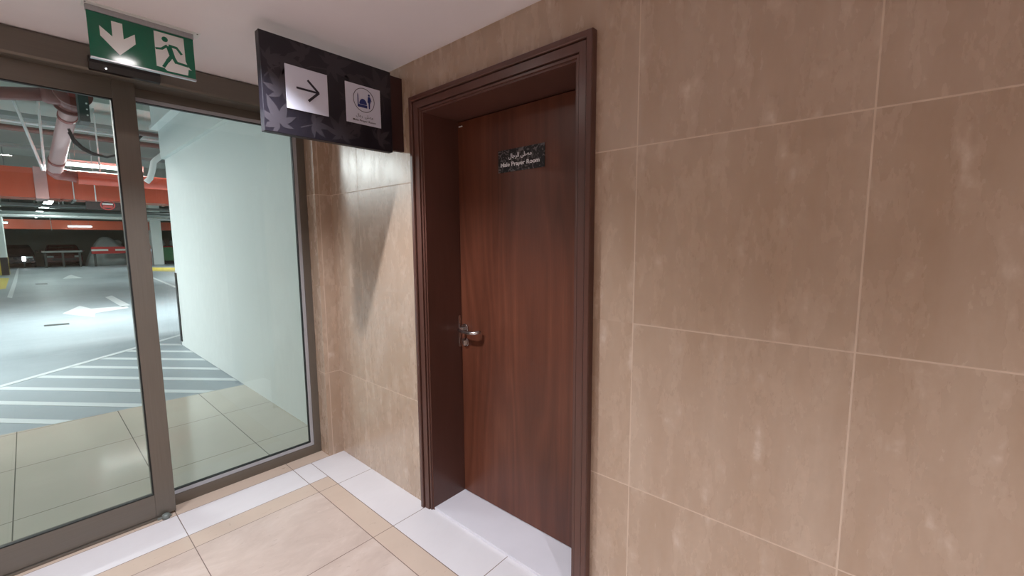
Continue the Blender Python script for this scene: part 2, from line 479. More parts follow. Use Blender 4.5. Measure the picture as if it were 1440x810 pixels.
# ---- the timber door
door = thing('door_2', (XD, YL, 0.018), 'dark red-brown flush wooden door in deep frame', 'door', kind='structure')
b = MB(); b.box((XD, YR+0.003, 0.018), (XD+0.045, YL-0.003, ZT-0.006), 0.0015); b.build('door_leaf', M['door'], door)
b = MB()
hy, hz = 1.752, 0.993
b.tube([(XD-0.0005, hy, hz), (XD-0.009, hy, hz)], 0.026, 24)
b.build('handle_rose', M['chrome'], door)
b = MB()
b.tube([(XD-0.008, hy, hz), (XD-0.04, hy, hz), (XD-0.052, hy-0.004, hz-0.001), (XD-0.058, hy-0.016, hz-0.003), (XD-0.058, hy-0.05, hz-0.006), (XD-0.057, hy-0.095, hz-0.006), (XD-0.050, hy-0.125, hz-0.003), (XD-0.038, hy-0.136, hz), (XD-0.022, hy-0.138, hz)], [.0095, .0095, .0095, .0095, .0095, .0100, .0100, .0095, .0085], 14)
b.build('lever_handle', M['chrome'], door)
b = MB()
b.tube([(XD-0.0005, hy-0.004, 0.915), (XD-0.010, hy-0.004, 0.915)], 0.025, 24)
b.box((XD-0.022, hy-0.009, 0.897), (XD-0.009, hy+0.001, 0.926), 0.003)
b.build('key_cylinder', M['chrome'], door)
b = MB(); b.box((XD-0.006, 1.772, 2.088), (XD-0.001, 1.745, 2.094), 0.001)
b.build('light_sliver', M['white'], door)  # white chip standing in for light showing through the gap above the door
# plate on the door
plate_y0, plate_y1, plate_z0, plate_z1 = 1.4855, 1.1963, 1.817, 1.924
b = MB(); b.box((XD-0.003, plate_y1, plate_z0), (XD-0.0002, plate_y0, plate_z1), 0.0006)
pl = b.build('name_plate', M['plate'], door); pl['label'] = 'black plate with grey leaf camouflage and white lettering'
W_, H_ = plate_y0-plate_y1, plate_z1-plate_z0
AR_MUS = '\ufee3\ufebc\ufee0\ufef0'; AR_MUS_V = AR_MUS[::-1]
AR_MALE_V = '\ufe8d\ufedf\ufeae\ufe9f\ufe8e\ufedd'[::-1]
AR_RIJAL_V = '\ufead\ufe9f\ufe8e\ufedd'[::-1]
text_mesh('lettering', 'Male Prayer Room', M['letter'], (XD-0.0031, plate_y0-0.06*W_, plate_z0+0.18*H_), (0, -1, 0), (0, 0, 1), 0.84*W_, 0.25*H_, parent=pl, bold=0.02)
text_mesh('arabic_lettering', AR_MALE_V+' '+AR_MUS_V, M['letter'], (XD-0.0031, plate_y0-0.24*W_, plate_z0+0.53*H_), (0, -1, 0), (0, 0, 1), 0.50*W_, 0.27*H_, parent=pl, bold=0.012)

# ---- sliding glass door leaf
def leaf(name, x0, x1, label):
    r = thing(name, ((x0+x1)/2, YD, 0), label, 'door', kind='structure')
    y0, y1 = YD, YD+0.045
    for xa, xb in ((x0, x0+0.085), (x1-0.085, x1)):
        q = MB(); q.box((xa, y0, 0.012), (xb, y1, 2.29), 0.002); q.build('stile', M['bronze'], r)
    q = MB(); q.box((x0+0.085, y0+0.0005, 0.012), (x1-0.085, y1, 0.138), 0.002); q.build('bottom_rail', M['bronze_x'], r)
    q = MB(); q.box((x0+0.085, y0+0.0005, 2.178), (x1-0.085, y1, 2.29), 0.002); q.build('top_rail', M['bronze_x'], r)
    q = MB(); g = 0.006
    xa, xb, za, zb = x0+0.085, x1-0.085, 0.138, 2.178
    for A, B in (((xa, za), (xb, za+g)), ((xa, zb-g), (xb, zb)), ((xa, za+g), (xa+g, zb-g)), ((xb-g, za+g), (xb, zb-g))):
        q.box((A[0], y0+0.003, A[1]), (B[0], y0+0.022, B[1]))
    q.build('gasket', M['gasket'], r)
    q = MB(); q.box((xa+g, y0+0.008, za+g), (xb-g, y0+0.016, zb-g)); q.build('glass_pane', M['glass'], r)
    return r
leaf('door_1', -0.62, 0.425, 'bronze framed sliding glass door leaf beside the fixed pane')
leaf('door_3', -1.70, -0.63, 'far left sliding glass door leaf, bronze framed')
# floor track and guide under the leaf
b = MB(); b.box((LX0, YD-0.012, 0.0), (0.40, YD+0.05, 0.011), 0.002); b.box((LX0, YD+0.015, 0.0), (0.40, YD+0.03, 0.014))
struct(b, 'trim_4', M['bronze_x'], 'low bronze floor track under the sliding door', 'floor track')
b = MB(); b.tube([(0.375, YD-0.024, 0.0), (0.375, YD-0.024, 0.022), (0.375, YD-0.024, 0.026)], [0.017, 0.017, 0.011], 16); b.box((0.34, YD-0.02, 0.0), (0.40, YD-0.001, 0.010), 0.002)
tag(b.build('floor_guide', M['galv']), 'small grey metal guide knob on floor at foot of glass door', 'door guide')

# ---- fixed light
fx0, fx1 = 0.345, 1.27
win = thing('window_1', (0.8, YF, 0), 'fixed glass pane in bronze frame beside the tiled return', 'window', kind='structure')
b = MB()
b.box((fx0, YF+0.01, 0), (fx1, YF+0.08, 0.062), 0.002)
b.build('bottom_rail', M['bronze_x'], win)
b = MB(); b.box((1.222, YF+0.01, 0.062), (fx1, YF+0.08, 2.29), 0.002); b.build('jamb', M['bronze'], win)
b = MB(); b.box((fx0, YF+0.01, 2.225), (1.222, YF+0.08, 2.29), 0.002); b.build('top_rail', M['bronze_x'], win)
b = MB(); b.box((fx0, YF+0.01, 0.062), (fx0+0.05, YF+0.08, 2.225), 0.002); b.build('stile', M['bronze'], win)
b = MB(); b.box((1.200, YF+0.014, 0.085), (1.222, YF+0.04, 2.205), 0.002); b.box((fx0+0.05, YF+0.014, 0.062), (1.222, YF+0.04, 0.085), 0.002); b.box((fx0+0.05, YF+0.014, 2.205), (1.222, YF+0.04, 2.225), 0.002)
b.build('glazing_bead', M['bead'], win)
b = MB(); b.box((1.1955, YF+0.016, 0.090), (1.200, YF+0.04, 2.20)); b.box((fx0+0.05, YF+0.016, 0.085), (1.200, YF+0.04, 0.090)); b.box((fx0+0.05, YF+0.016, 2.20), (1.200, YF+0.04, 2.205))
b.build('gasket', M['gasket'], win)
b = MB(); b.box((fx0+0.05, YF+0.022, 0.090), (1.1955, YF+0.03, 2.20)); b.build('glass_pane', M['glass'], win)

# =================================================================== SIGNS
# hanging direction board
BX0, BX1, BY, BZ0, BZ1 = 0.692, 1.300, 1.957, 1.940, 2.337
sign = thing('hanging_sign', (XW-0.01, BY+0.02, (BZ0+BZ1)/2), 'dark blue leaf-patterned direction board projecting from the wall', 'sign')
b = MB(); b.box((BX0, BY, BZ0), (BX1, BY+0.038, BZ1), 0.002)
def leaf_shape(cx, cz, size, rot, n, mi):
    pts = []
    for k in range(n):
        a = rot + (k-(n-1)/2)*radians(42); L = size*(1.0-0.17*abs(k-(n-1)/2))
        for q in range(1):
            pass
        dx, dz = sin(a), cos(a); nx, nz = dz, -dx; wd = L*0.17
        poly = [(0, 0), (0.30*L*dx+wd*nx, 0.30*L*dz+wd*nz), (0.62*L*dx+0.8*wd*nx, 0.62*L*dz+0.8*wd*nz), (L*dx, L*dz), (0.62*L*dx-0.8*wd*nx, 0.62*L*dz-0.8*wd*nz), (0.30*L*dx-wd*nx, 0.30*L*dz-wd*nz)]
        zoff = 0.0002+0.00006*k+0.0003*mi
        P = [(cx+p[0], cz+p[1]) for p in poly]
        # clip to the board by clamping
        P = [(min(max(p[0], BX0+0.003), BX1-0.003), min(max(p[1], BZ0+0.003), BZ1-0.003)) for p in P]
        b.mi = mi; b.face([(p[0], BY-zoff, p[1]) for p in P]); b.mi = 0
def stem(pts, wd, mi):
    b.mi = mi
    for (p, q) in zip(pts[:-1], pts[1:]):
        d = Vector((q[0]-p[0], q[1]-p[1])); n = Vector((-d.y, d.x)).normalized()*wd/2
        b.face([(p[0]+n.x, BY-0.00015, p[1]+n.y), (p[0]-n.x, BY-0.00015, p[1]-n.y), (q[0]-n.x, BY-0.00015, q[1]-n.y), (q[0]+n.x, BY-0.00015, q[1]+n.y)])
    b.mi = 0
for (u, v, s_, r_, n_, m_) in ((0.13, 0.42, 0.13, 0.2, 7, 1), (0.16, 0.80, 0.10, 2.6, 5, 1), (0.30, 0.88, 0.08, -1.0, 5, 1), (0.48, 0.86, 0.12, 1.2, 7, 1), (0.55, 0.10, 0.12, 0.1, 7, 1), (0.10, 0.10, 0.12, -0.4, 7, 1), (0.33, 0.16, 0.09, 1.6, 5, 1), (0.60, 0.52, 0.07, 0.6, 7, 1), (0.67, 0.82, 0.09, 2.9, 5, 1), (0.90, 0.72, 0.13, -0.3, 7, 1), (0.86, 0.12, 0.09, 0.9, 5, 1), (0.04, 0.72, 0.07, 1.0, 5, 1), (0.70, 0.20, 0.07, -1.4, 5, 1), (0.62, 0.36, 0.06, 2.2, 5, 1)):
    leaf_shape(BX0+u*(BX1-BX0), BZ0+v*(BZ1-BZ0), s_, r_, n_, m_)
def bp(u, v): return (BX0+u*(BX1-BX0), BZ0+v*(BZ1-BZ0))
stem([bp(.02, .55), bp(.08, .66), bp(.16, .72), bp(.26, .70), bp(.34, .78), bp(.46, .80)], 0.005, 1)
stem([bp(.24, .10), bp(.34, .16), bp(.46, .13), bp(.55, .06)], 0.005, 1)
stem([bp(.55, .30), bp(.60, .42), bp(.64, .58), bp(.63, .72)], 0.005, 1)
stem([bp(.82, .20), bp(.88, .34), bp(.93, .52), bp(.92, .66)], 0.005, 1)
board = b.build('board', [M['board'], M['leafprint'], M['leafprint2']], sign)
b = MB(); b.box((BX1, BY+0.004, BZ0+0.014), (XW-0.0005, BY+0.034, BZ1-0.012), 0.002); b.build('wall_bracket', M['bracket'], sign)['label'] = 'dark brown bracket'
# arrow panel
def panel(x0, x1, z0, z1, name):
    q = MB(); q.box((x0, BY-0.0032, z0), (x1, BY-0.0009, z1), 0.0004); return q.build(name, M['whitevinyl'], sign)
pa = panel(0.785, 0.9665, 2.050, 2.2305, 'arrow_panel')
def pa_pt(u, v): return (0.785+u*0.1815, 2.050+v*0.1805)
def stroke(q, p0, p1, wd, y, d=0.0008):
    p0 = Vector(p0); p1 = Vector(p1); dr = (p1-p0).normalized(); n = Vector((-dr.y, dr.x))*wd/2
    poly = [p0+n, p0-n, p1-n, p1+n]
    q.prism([(a.x, a.y) for a in poly], 1, y, y-d)
def disc(q, c, r, y, d=0.0008, n=24, rz=None):
    rz = rz or r
    q.prism([(c[0]+r*cos(2*pi*k/n), c[1]+rz*sin(2*pi*k/n)) for k in range(n)], 1, y, y-d)
q = MB(); yy = BY-0.0033
stroke(q, pa_pt(.24, .515), pa_pt(.76, .507), 0.0085, yy)
stroke(q, pa_pt(.51, .75), pa_pt(.775, .50), 0.0095, yy, 0.0009); stroke(q, pa_pt(.775, .515), pa_pt(.51, .262), 0.0105, yy, 0.0007)
q.build('arrow', M['ink'], pa)
# pictogram panel
pb = panel(1.0515, 1.2345, 2.048, 2.230, 'pictogram_panel')
PW, PH = 0.183, 0.182
def pb_pt(u, v): return (1.0515+u*PW, 2.048+v*PH)
q = MB()
c = pb_pt(.512, .632); ro, ri = 0.0565, 0.0535
n = 48
for k in range(n):
    a0, a1 = 2*pi*k/n, 2*pi*(k+1)/n
    q.prism([(c[0]+ro*cos(a0), c[1]+ro*sin(a0)), (c[0]+ro*cos(a1), c[1]+ro*sin(a1)), (c[0]+ri*cos(a1), c[1]+ri*sin(a1)), (c[0]+ri*cos(a0), c[1]+ri*sin(a0))], 1, yy, yy-0.0006)
q.build('ring', M['greyink'], pb)
q = MB()
u = lambda a, b_: pb_pt(a, b_)
def poly(q, pts, d=0.0007): q.prism([u(*p) for p in pts], 1, yy, yy-d)
poly(q, [(.325, .50), (.355, .50), (.352, .74), (.340, .80), (.328, .74)])
poly(q, [(.325, .44), (.60, .44), (.60, .51), (.325, .51)], 0.0008)
cx_, cz_ = u(.485, .52)
q.prism([(cx_+0.020*cos(pi*k/14), cz_+0.026*sin(pi*k/14)) for k in range(15)], 1, yy, yy-0.0006)
q.build('mosque_symbol', M['navy'], pb)
q = MB()
disc(q, u(.662, .79), 0.0052, yy, 0.0006, 16)
poly(q, [(.630, .75), (.695, .75), (.705, .60), (.690, .59), (.680, .44), (.645, .44), (.640, .59), (.615, .60)])
poly(q, [(.695, .75), (.735, .64), (.722, .63), (.690, .69)], 0.0005)
q.build('person_symbol', M['navy'], pb)
q.bm if False else None
text_mesh('lettering', 'Male Prayer Room', M['ink'], (1.0515+.175*PW, yy, 2.048+.055*PH), (1, 0, 0), (0, 0, 1), .66*PW, .065*PH, parent=pb, bold=0.01)
text_mesh('arabic_lettering', AR_RIJAL_V+'  '+AR_MUS_V, M['greyink'], (1.0515+.27*PW, yy, 2.048+.155*PH), (1, 0, 0), (0, 0, 1), .49*PW, .11*PH, parent=pb)

# exit sign
EX0, EX1, EY, EZ0, EZ1 = 0.2285, 0.5615, 2.34, 2.196, 2.366
ex = thing('exit_sign', ((EX0+EX1)/2, EY, ZC), 'green and white emergency exit sign hanging from the ceiling', 'sign')
b = MB(); b.box((EX0-0.010, EY-0.028, ZC-0.003), (EX1+0.024, EY+0.035, ZC)); b.build('mounting_plate', M['white'], ex)
for x in (EX0-0.002, EX1+0.014):
    b = MB(); b.tube([(x, EY-0.018, ZC-0.0045), (x, EY-0.018, ZC-0.003)], 0.0028, 10); b.build('screw', M['darkmetal'], ex)
b = MB(); b.box((EX0-0.002, EY-0.004, EZ1-0.002), (EX1+0.002, EY+0.016, ZC-0.003), 0.001); b.build('housing', M['alu'], ex)
b = MB(); b.box((EX0, EY, EZ0), (EX1, EY+0.010, EZ1-0.002), 0.0005); pn = b.build('green_panel', M['green'], ex)
b = MB(); b.box((EX0-0.001, EY-0.003, EZ0-0.006), (EX1+0.001, EY+0.013, EZ0+0.001), 0.001); b.build('edge_strip', M['alu'], ex)
EW, EH = EX1-EX0, EZ1-EZ0
e = lambda a, b_: (EX0+a*EW, EZ0+b_*EH)
q = MB()
q.prism([e(*p) for p in [(0.207, 0.885), (0.305, 0.885), (0.305, 0.54), (0.412, 0.72), (0.412, 0.50), (0.258, 0.16), (0.101, 0.50), (0.099, 0.72), (0.207, 0.54)]], 1, EY-0.0002, EY-0.0010)
q.build('down_arrow', M['exitwhite'], pn)
q = MB()
q.prism([e(*p) for p in [(0.597, 0.94), (0.897, 0.94), (0.900, 0.40), (0.925, 0.27), (0.960, 0.20), (0.925, 0.21), (0.915, 0.06), (0.70, 0.06), (0.672, 0.115), (0.597, 0.125)]], 1, EY-0.0002, EY-0.0010)
q.build('doorway_symbol', M['exitwhite'], pn)
q = MB(); ye = EY-0.0011
disc(q, e(.701, .800), 0.0105, ye, 0.0008)
k_ = 0
def est(p0, p1, wd):
    global k_
    k_ += 1; stroke(q, e(*p0), e(*p1), wd, ye, 0.0006+0.00004*k_)
est((.735, .66), (.765, .42), 0.019); est((.765, .46), (.71, .29), 0.013); est((.715, .31), (.665, .13), 0.011)
est((.765, .45), (.805, .29), 0.013); est((.795, .31), (.925, .285), 0.010); est((.72, .665), (.660, .555), 0.009)
est((.665, .56), (.600, .535), 0.008); est((.735, .675), (.815, .665), 0.010); est((.810, .68), (.865, .53), 0.009)
q.build('running_figure', M['green'], pn)

# sensor bar on header
sb = thing('motion_sensor', (0.39, 2.80, 2.29), 'black sensor bar on the bronze header behind the exit sign', 'sensor')
b = MB(); b.prism([(2.799, 2.335), (2.772, 2.330), (2.762, 2.300), (2.775, 2.274), (2.799, 2.272)], 0, 0.262, 0.515); b.build('sensor_housing', M['black'], sb)
b = MB(); b.tube([(0.318, 2.7705, 2.286), (0.318, 2.7655, 2.284)], 0.0028, 10); b.build('indicator', M['headlamp'], sb)

# ceiling downlights
def downlight(x, y, label):
    r = thing('downlight', (x, y, ZC), label, 'ceiling light', 'lobby downlights')
    q = MB()
    n = 32
    for k in range(n):
        a0, a1 = 2*pi*k/n, 2*pi*(k+1)/n
        q.prism([(0.062*cos(a0), 0.062*sin(a0)), (0.062*cos(a1), 0.062*sin(a1)), (0.045*cos(a1), 0.045*sin(a1)), (0.045*cos(a0), 0.045*sin(a0))], 2, -0.004, 0)
    for v in q.bm.verts: v.co += Vector((x, y, ZC))
    q.build('trim_ring', M['white'], r)
    q = MB(); q.tube([(x, y, ZC-0.0025), (x, y, ZC-0.0005)], 0.045, 24); q.build('lens', M['lens'], r)
    d = bpy.data.lights.new('downlight_beam', 'SPOT'); d.energy = DOWN_E; d.color = DOWN_COL; d.spot_size = radians(126); d.spot_blend = 0.55; d.shadow_soft_size = 0.014
    o = bpy.data.objects.new('downlight_beam', d); COL.objects.link(o); o.location = (x, y, ZC-0.015); relink(o, r)
    return r
downlight(0.41, 1.755, 'round recessed downlight nearest the hanging sign')
downlight(-0.05, -1.07, 'round recessed downlight overhead beside the door wall')
downlight(-1.0, 1.755, 'round recessed downlight on the left side near the glass')
downlight(-1.25, -1.07, 'round recessed downlight on the left side behind')

# =================================================================== GARAGE SHELL
GZ = 4.3
b = MB(); b.box((-18, 3.06, GZ), (16, 45, GZ+0.3)); struct(b, 'ceiling_garage', M['gceil'], 'grey green concrete garage ceiling', 'ceiling')
b = MB(); b.box((1.39, 3.06, 0), (1.70, 7.66, 2.645)); b.box((1.345, 3.06, 2.645), (1.70, 7.66, 3.02)); b.box((1.25, 3.06, 3.02), (1.70, 7.66, 3.06)); b.box((1.275, 3.06, 3.06), (1.70, 7.64, GZ))
struct(b, 'wall_garage_side', M['gwall'], 'white painted garage wall seen through the fixed pane', 'wall')
b = MB(); b.box((1.70, 7.40, 0), (16, 7.66, GZ)); struct(b, 'wall_garage_front', M['gwall'], 'white garage wall turning right round the corner', 'wall')
b = MB(); b.box((-18, 2.9, 0), (LX0-0.15, 3.06, GZ)); struct(b, 'wall_garage_left', M['gwall'], 'white garage wall left of the lobby', 'wall')
b = MB(); b.box((-18, 44.0, 0), (16, 44.3, GZ)); struct(b, 'wall_far', M['concrete'], 'dim concrete wall at the far end of the garage', 'wall')
b = MB(); b.box((-18.3, 2.9, 0), (-18, 44.3, GZ)); struct(b, 'wall_garage_outer_left', M['concrete'], 'outer garage wall on the left', 'wall')
b = MB(); b.box((16, 7.4, 0), (16.3, 44.3, GZ)); struct(b, 'wall_garage_outer_right', M['concrete'], 'outer garage wall on the right', 'wall')
b = MB()
for Y in (10.6, 21.0, 33.0): b.box((-18, Y, 3.95), (16, Y+0.5, GZ))
struct(b, 'trim_5', M['gceil'], 'shallow concrete beams crossing the garage ceiling', 'beam')
# corner guard at the end of the white wall
b = MB(); b.box((1.378, 7.585, 0.06), (1.3895, 7.672, 1.06), 0.003); b.box((1.3895, 7.6605, 0.06), (1.46, 7.672, 1.06), 0.003)
tag(b.build('corner_guard', M['gasket']), 'black rubber corner guard on the end of the white wall', 'corner guard')
# columns
def column(name, x0, x1, y0, y1, label):
    r = thing(name, ((x0+x1)/2, (y0+y1)/2, 0), label, 'column', kind='structure')
    q = MB(); q.box((x0, y0, 0), (x1, y1, GZ), 0.02); q.build('shaft', M['gwall'], r)
    q = MB(); n = 5; wx = (x1-x0)/n
    for k in range(n):
        q.mi = k % 2
        q.box((x0+k*wx, y0-0.012, 0.02), (x0+(k+1)*wx, y0-0.001, 0.86))
    wy = (y1-y0)/4
    for k in range(4):
        q.mi = k % 2
        q.box((x1+0.001, y0+k*wy, 0.02), (x1+0.012, y0+(k+1)*wy, 0.86))
    q.build('hazard_stripes', [M['black'], M['yellow']], r)
    return r
column('column_1', -1.75, -0.62, 31.5, 32.9, 'pale green-white column with striped foot at far left')
c2 = on_y(214.5, 350, 38).x; c3 = on_y(229.5, 350, 38).x
b = MB(); b.box((c2, 38, 0), (c3, 38.8, GZ), 0.02); struct(b, 'column_2', M['gwall'], 'bright white column seen between mullion and white wall', 'column')
b = MB(); b.box((c3+0.02, 38.6, 0.25), (c3+2.2, 38.8, 1.2)); struct(b, 'wall_low', M['greenpaint'], 'green low panel beside the bright white column', 'wall')

# =================================================================== FLOOR MARKINGS
def flat(name, polys, mat, label, cat='road marking', z=0.0012, group=None):
    q = MB()
    for P in polys: q.prism([(p[0], p[1]) for p in P], 2, -0.0015, z)
    return tag(q.build(name, mat), label, cat, group)
def border(x): return 6.94+0.30*0.886+0.886*x      # long line of the hatched bay
def edge(x): return 4.95+0.0755*(1.6725-x)          # end of the tiles
polys = []
bw = 0.085
polys.append([(-3.2, border(-3.2)), (1.95, border(1.95)), (1.95, border(1.95)-0.11), (-3.2, border(-3.2)-0.11)])
sl = -1.30
for k in range(-4, 8):
    c0 = 4.53+1.30*0.8-0.065+0.615*k; wy = 0.135
    # stripe: y = c + sl*(x+0.3)
    def xi(c, a, bb): return None
    def hit_border(c): # c+sl(x+.3)=6.94+.2658+.886x
        return (c+sl*0.3-7.2058+0.13)/(0.886-sl)
    def hit_edge(c): # c+sl(x+.3)=4.95+.0755*1.6725-.0755x
        return (c+sl*0.3-5.0763)/(-0.0755-sl)
    pts = []
    for c_ in (c0, c0+wy):
        pts.append((hit_border(c_), hit_edge(c_)))
    xb = [min(p[1], 1.385) for p in pts]
    A = [(max(pts[0][0], -3.2), 0), (xb[0], 0), (xb[1], 0), (max(pts[1][0], -3.2), 0)]
    if pts[0][0] >= xb[0] or pts[1][0] >= xb[1]: continue
    cs = (c0, c0, c0+wy, c0+wy)
    A = [(a[0], cs[i]+sl*(a[0]+0.3)) for i, a in enumerate(A)]
    polys.append(A)
flat('hatched_marking', polys, M['paint'], 'white hatched no-parking bay painted beyond the outer tiles')
P = lambda px, py: tuple(on_z(px, py, 0)[:2])
flat('arrow_marking', [[P(148, 418), P(157, 415.5), P(183, 429), P(172, 432)], [P(88, 441), P(112, 430), P(128, 434), P(178, 430), P(181, 433), P(134, 440), P(133, 446)]], M['paint'], 'white direction arrow painted on the floor before the mullion')
flat('lane_arrow', [[P(95, 388), P(100, 386.5), P(116, 391), P(88, 392)]], M['paint'], 'small distant white arrow in the middle of the lane')
flat('lane_line', [[P(10, 418), P(17, 400), P(24, 378), P(27, 376), P(24, 396), P(17, 419)]], M['paint'], 'white lane line beside the yellow kerb stripes at far left')
flat('bay_line', [[P(206, 388), P(207, 386.5), P(252, 404.5), P(251, 406.5)]], M['paint'], 'thin white bay line seen through the fixed pane')
flat('yellow_marking', [[P(-14, 408), P(-6, 391), P(13, 391), P(8, 406)]], M['yellow'], 'yellow stripes on the floor by the left column')
flat('yellow_line', [[P(200, 376), P(246, 376.5), P(246, 382), P(206, 381)]], M['yellow'], 'yellow floor stripe in front of the bright white column')
def grate(p0, p1, label, d=0.16):
    a = on_z(*p0, 0); c = on_z(*p1, 0); q = MB()
    q.prism([(a.x, a.y), (c.x, c.y), (c.x, c.y+d), (a.x, a.y+d)], 2, -0.0015, 0.003)
    n = 9
    for k in range(n):
        f0 = (k+0.5)/n; x = a.x+(c.x-a.x)*f0; y = a.y+(c.y-a.y)*f0
        q.box((x-0.003, y+0.02, 0.003), (x+0.003, y+d-0.02, 0.006))
    return tag(q.build('drain_grate', M['darkmetal']), label, 'drain')
grate((62, 459), (98, 456), 'dark slotted drain in the near part of the garage floor', 0.19)
grate((50, 400), (67, 399.5), 'small dark slot drain farther down the garage lane', 0.5)

# =================================================================== GARAGE SERVICES
def zz(px, py, Y): return on_y(px, py, Y).z
# big orange ducts
def duct(name, y0, y1, z0, z1, x0, x1, label, seg=2.2, sleeve=None, flange=M['galv']):
    r = thing(name, ((x0+x1)/2, (y0+y1)/2, z0), label, 'air duct', 'orange ducts across the garage')
    q = MB(); q.box((x0, y0, z0), (x1, y1, z1), 0.01); q.build('duct_body', M['orange'], r)
    k = 0; x = x0+0.9
    while x < x1:
        q = MB()
        for A, B in (((x, y0-0.022, z0-0.022), (x+0.03, y0, z1+0.022)), ((x, y0-0.022, z0-0.022), (x+0.03, y1+0.022, z0)), ((x, y1, z0-0.022), (x+0.03, y1+0.022, z1+0.022)), ((x, y0-0.022, z1), (x+0.03, y1+0.022, z1+0.022))): q.box(A, B)
        q.build('flange', M['orange'], r)
        for yy_ in (y0-0.04, y1+0.04):
            q = MB(); q.tube([(x+0.25, yy_, z0-0.05), (x+0.25, yy_, GZ)], 0.011, 8); q.build('hanger_rod', M['white'], r)
        q = MB(); q.box((x+0.22, y0-0.07, z0-0.045), (x+0.28, y1+0.07, z0-0.003)); q.build('hanger_rail', flange, r)
        x += seg
    return r
d1 = duct('air_duct', 16.0, 16.9, zz(0, 275.5, 16), zz(0, 232, 16), -9, 10, 'nearer long orange duct crossing the garage under the ceiling')
x0 = on_y(47, 250, 15.96).x; x1 = on_y(66, 250, 15.96).x
b = MB(); b.box((x0, 15.95, zz(50, 279, 15.95)), (x1, 16.95, zz(50, 234, 15.95)), 0.01); b.build('joint_sleeve', M['cladding'], d1)['label'] = 'shiny joint sleeve'
duct('air_duct', 38.4, 39.4, zz(0, 321.5, 38.4), zz(0, 307.6, 38.4), -12, 12, 'farther orange duct low above the end wall', 4.0)

# big drain pipe running away and down, jacketed, with coupling
A = on_y(101, 138, 8.7); B_ = on_y(77.5, 237, 10.9)
dp = thing('drain_pipe', tuple(A), 'thick pinkish jacketed pipe sloping down overhead with a dark red coupling', 'pipe')
d_ = (B_-A).normalized()
b = MB(); b.tube([A, B_], 0.10, 24); b.build('pipe', M['cladding'], dp)
b = MB(); b.tube([A-d_*1.2, A+d_*0.02], 0.08, 24); b.build('upper_pipe', M['redpipe'], dp)['label'] = 'red upper pipe'
b = MB(); b.tube([A-d_*0.10, A-d_*0.08, A+d_*0.10, A+d_*0.12], [0.15, 0.17, 0.17, 0.15], 24); b.build('coupling', M['redpipe_dark'], dp)['label'] = 'dark red coupling'
b = MB(); b.tube([A-d_*0.15, A-d_*0.12], 0.20, 24); b.build('flange', M['redpipe_dark'], dp)
b = MB(); b.tube([A+d_*0.13, A+d_*0.16], 0.19, 24); b.build('flange', M['redpipe_dark'], dp)
for f_ in (0.22, 0.86):
    c_ = A+(B_-A)*f_
    b = MB(); b.tube([c_-d_*.03, c_+d_*.03], 0.11, 24); b.build('band', M['redpipe'], dp)['label'] = 'red clamp band'
br = on_y(0, 131, 8.7)
b = MB(); b.tube([A, A+Vector((-0.24, 0, -0.01)), A+Vector((-0.30, 0, -0.01))], [0.12, 0.12, 0.09], 16); b.tube([br+Vector((-4, 0, 0.2)), br, A+Vector((-0.25, 0, -0.01))], 0.085, 16); b.build('branch_pipe', M['redpipe_dark'], dp)['label'] = 'dark red branch pipe'
xe = on_y(110, 249.5, 11.2)
b = MB(); b.tube([B_-d_*0.02, B_+d_*0.12, B_+d_*0.22+Vector((0.05, 0, 0)), Vector((B_.x+0.13, 11.2, xe.z+0.03)), Vector((B_.x+0.28, 11.2, xe.z))], 0.10, 24); b.build('elbow', M['redpipe'], dp)['label'] = 'red elbow'
cp = thing('cross_pipe', (2.0, 11.2, xe.z), 'fat glossy orange-red pipe lying under the bright fluorescent batten', 'pipe')
b = MB(); b.tube([(B_.x+0.285, 11.2, xe.z), (9.0, 11.2, xe.z)], 0.12, 20); b.build('pipe', M['orangepipe'], cp)
for x in (1.05, 2.9, 4.9):
    q = MB(); q.tube([(x, 11.2, xe.z+0.12), (x, 11.2, GZ)], 0.012, 8); q.build('hanger_rod', M['white'], cp)
# V hanger straps
def strap(pts, wd, name, mat, label, cat, th=0.012, group=None):
    q = MB(); q.tube(pts, wd, 6); return tag(q.build(name, mat), label, cat, group)
q = MB()
for px0, px1, rr in ((27, 61, 0.035), (55, 63, 0.03)):
    t0 = on_y(px0, 160, 11.7); t1 = on_y(px1, 240, 11.7); t0 = t1+(t0-t1)*((GZ-t1.z)/(t0.z-t1.z)); q.tube([t0, t1], rr*0.65, 6)
tag(q.build('pipe_hanger', M['white']), 'white V-shaped hanger straps left of the jacketed pipe', 'hanger')
# other service runs along x
def run(name, py, Y, r, mat, label, cat, x0=-6, x1=4.5, px=60, box=None, group='service runs under the garage ceiling'):
    z = zz(px, py, Y); t_ = thing(name, (0, Y, z), label, cat, group)
    q = MB()
    if box:
        q.box((x0, Y-box[0]/2, z-box[1]/2), (x1, Y+box[0]/2, z+box[1]/2), 0.004)
    else: q.tube([(x0, Y, z), (x1, Y, z)], r, 14)
    q.build('pipe_run' if not box else 'tray_body', mat, t_)
    x = x0+0.6
    while x < x1:
        q = MB(); q.tube([(x, Y, z), (x, Y, GZ)], 0.008, 6); q.build('hanger_rod', M['galv'], t_); x += 2.4
    return t_
run('cable_tray', 168, 12.9, 0, M['galv'], 'grey cable tray just behind the red coupling', 'cable tray', box=(0.30, 0.09))
run('sprinkler_pipe', 185, 13.5, 0.06, M['rust'], 'thin brown pipe crossing behind the jacketed pipe', 'pipe')
run('cable_tray', 209, 14.2, 0, M['galv'], 'slim grey channel crossing above the nearer orange duct', 'cable tray', box=(0.16, 0.07))
run('conduit', 176, 14.8, 0.03, M['white'], 'thin white conduit crossing high in the garage', 'pipe')
run('cable_tray', 289, 19.0, 0, M['galv'], 'grey cable tray in the gap below the nearer duct, upper one', 'cable tray', box=(0.5, 0.07), x0=-8, x1=9)
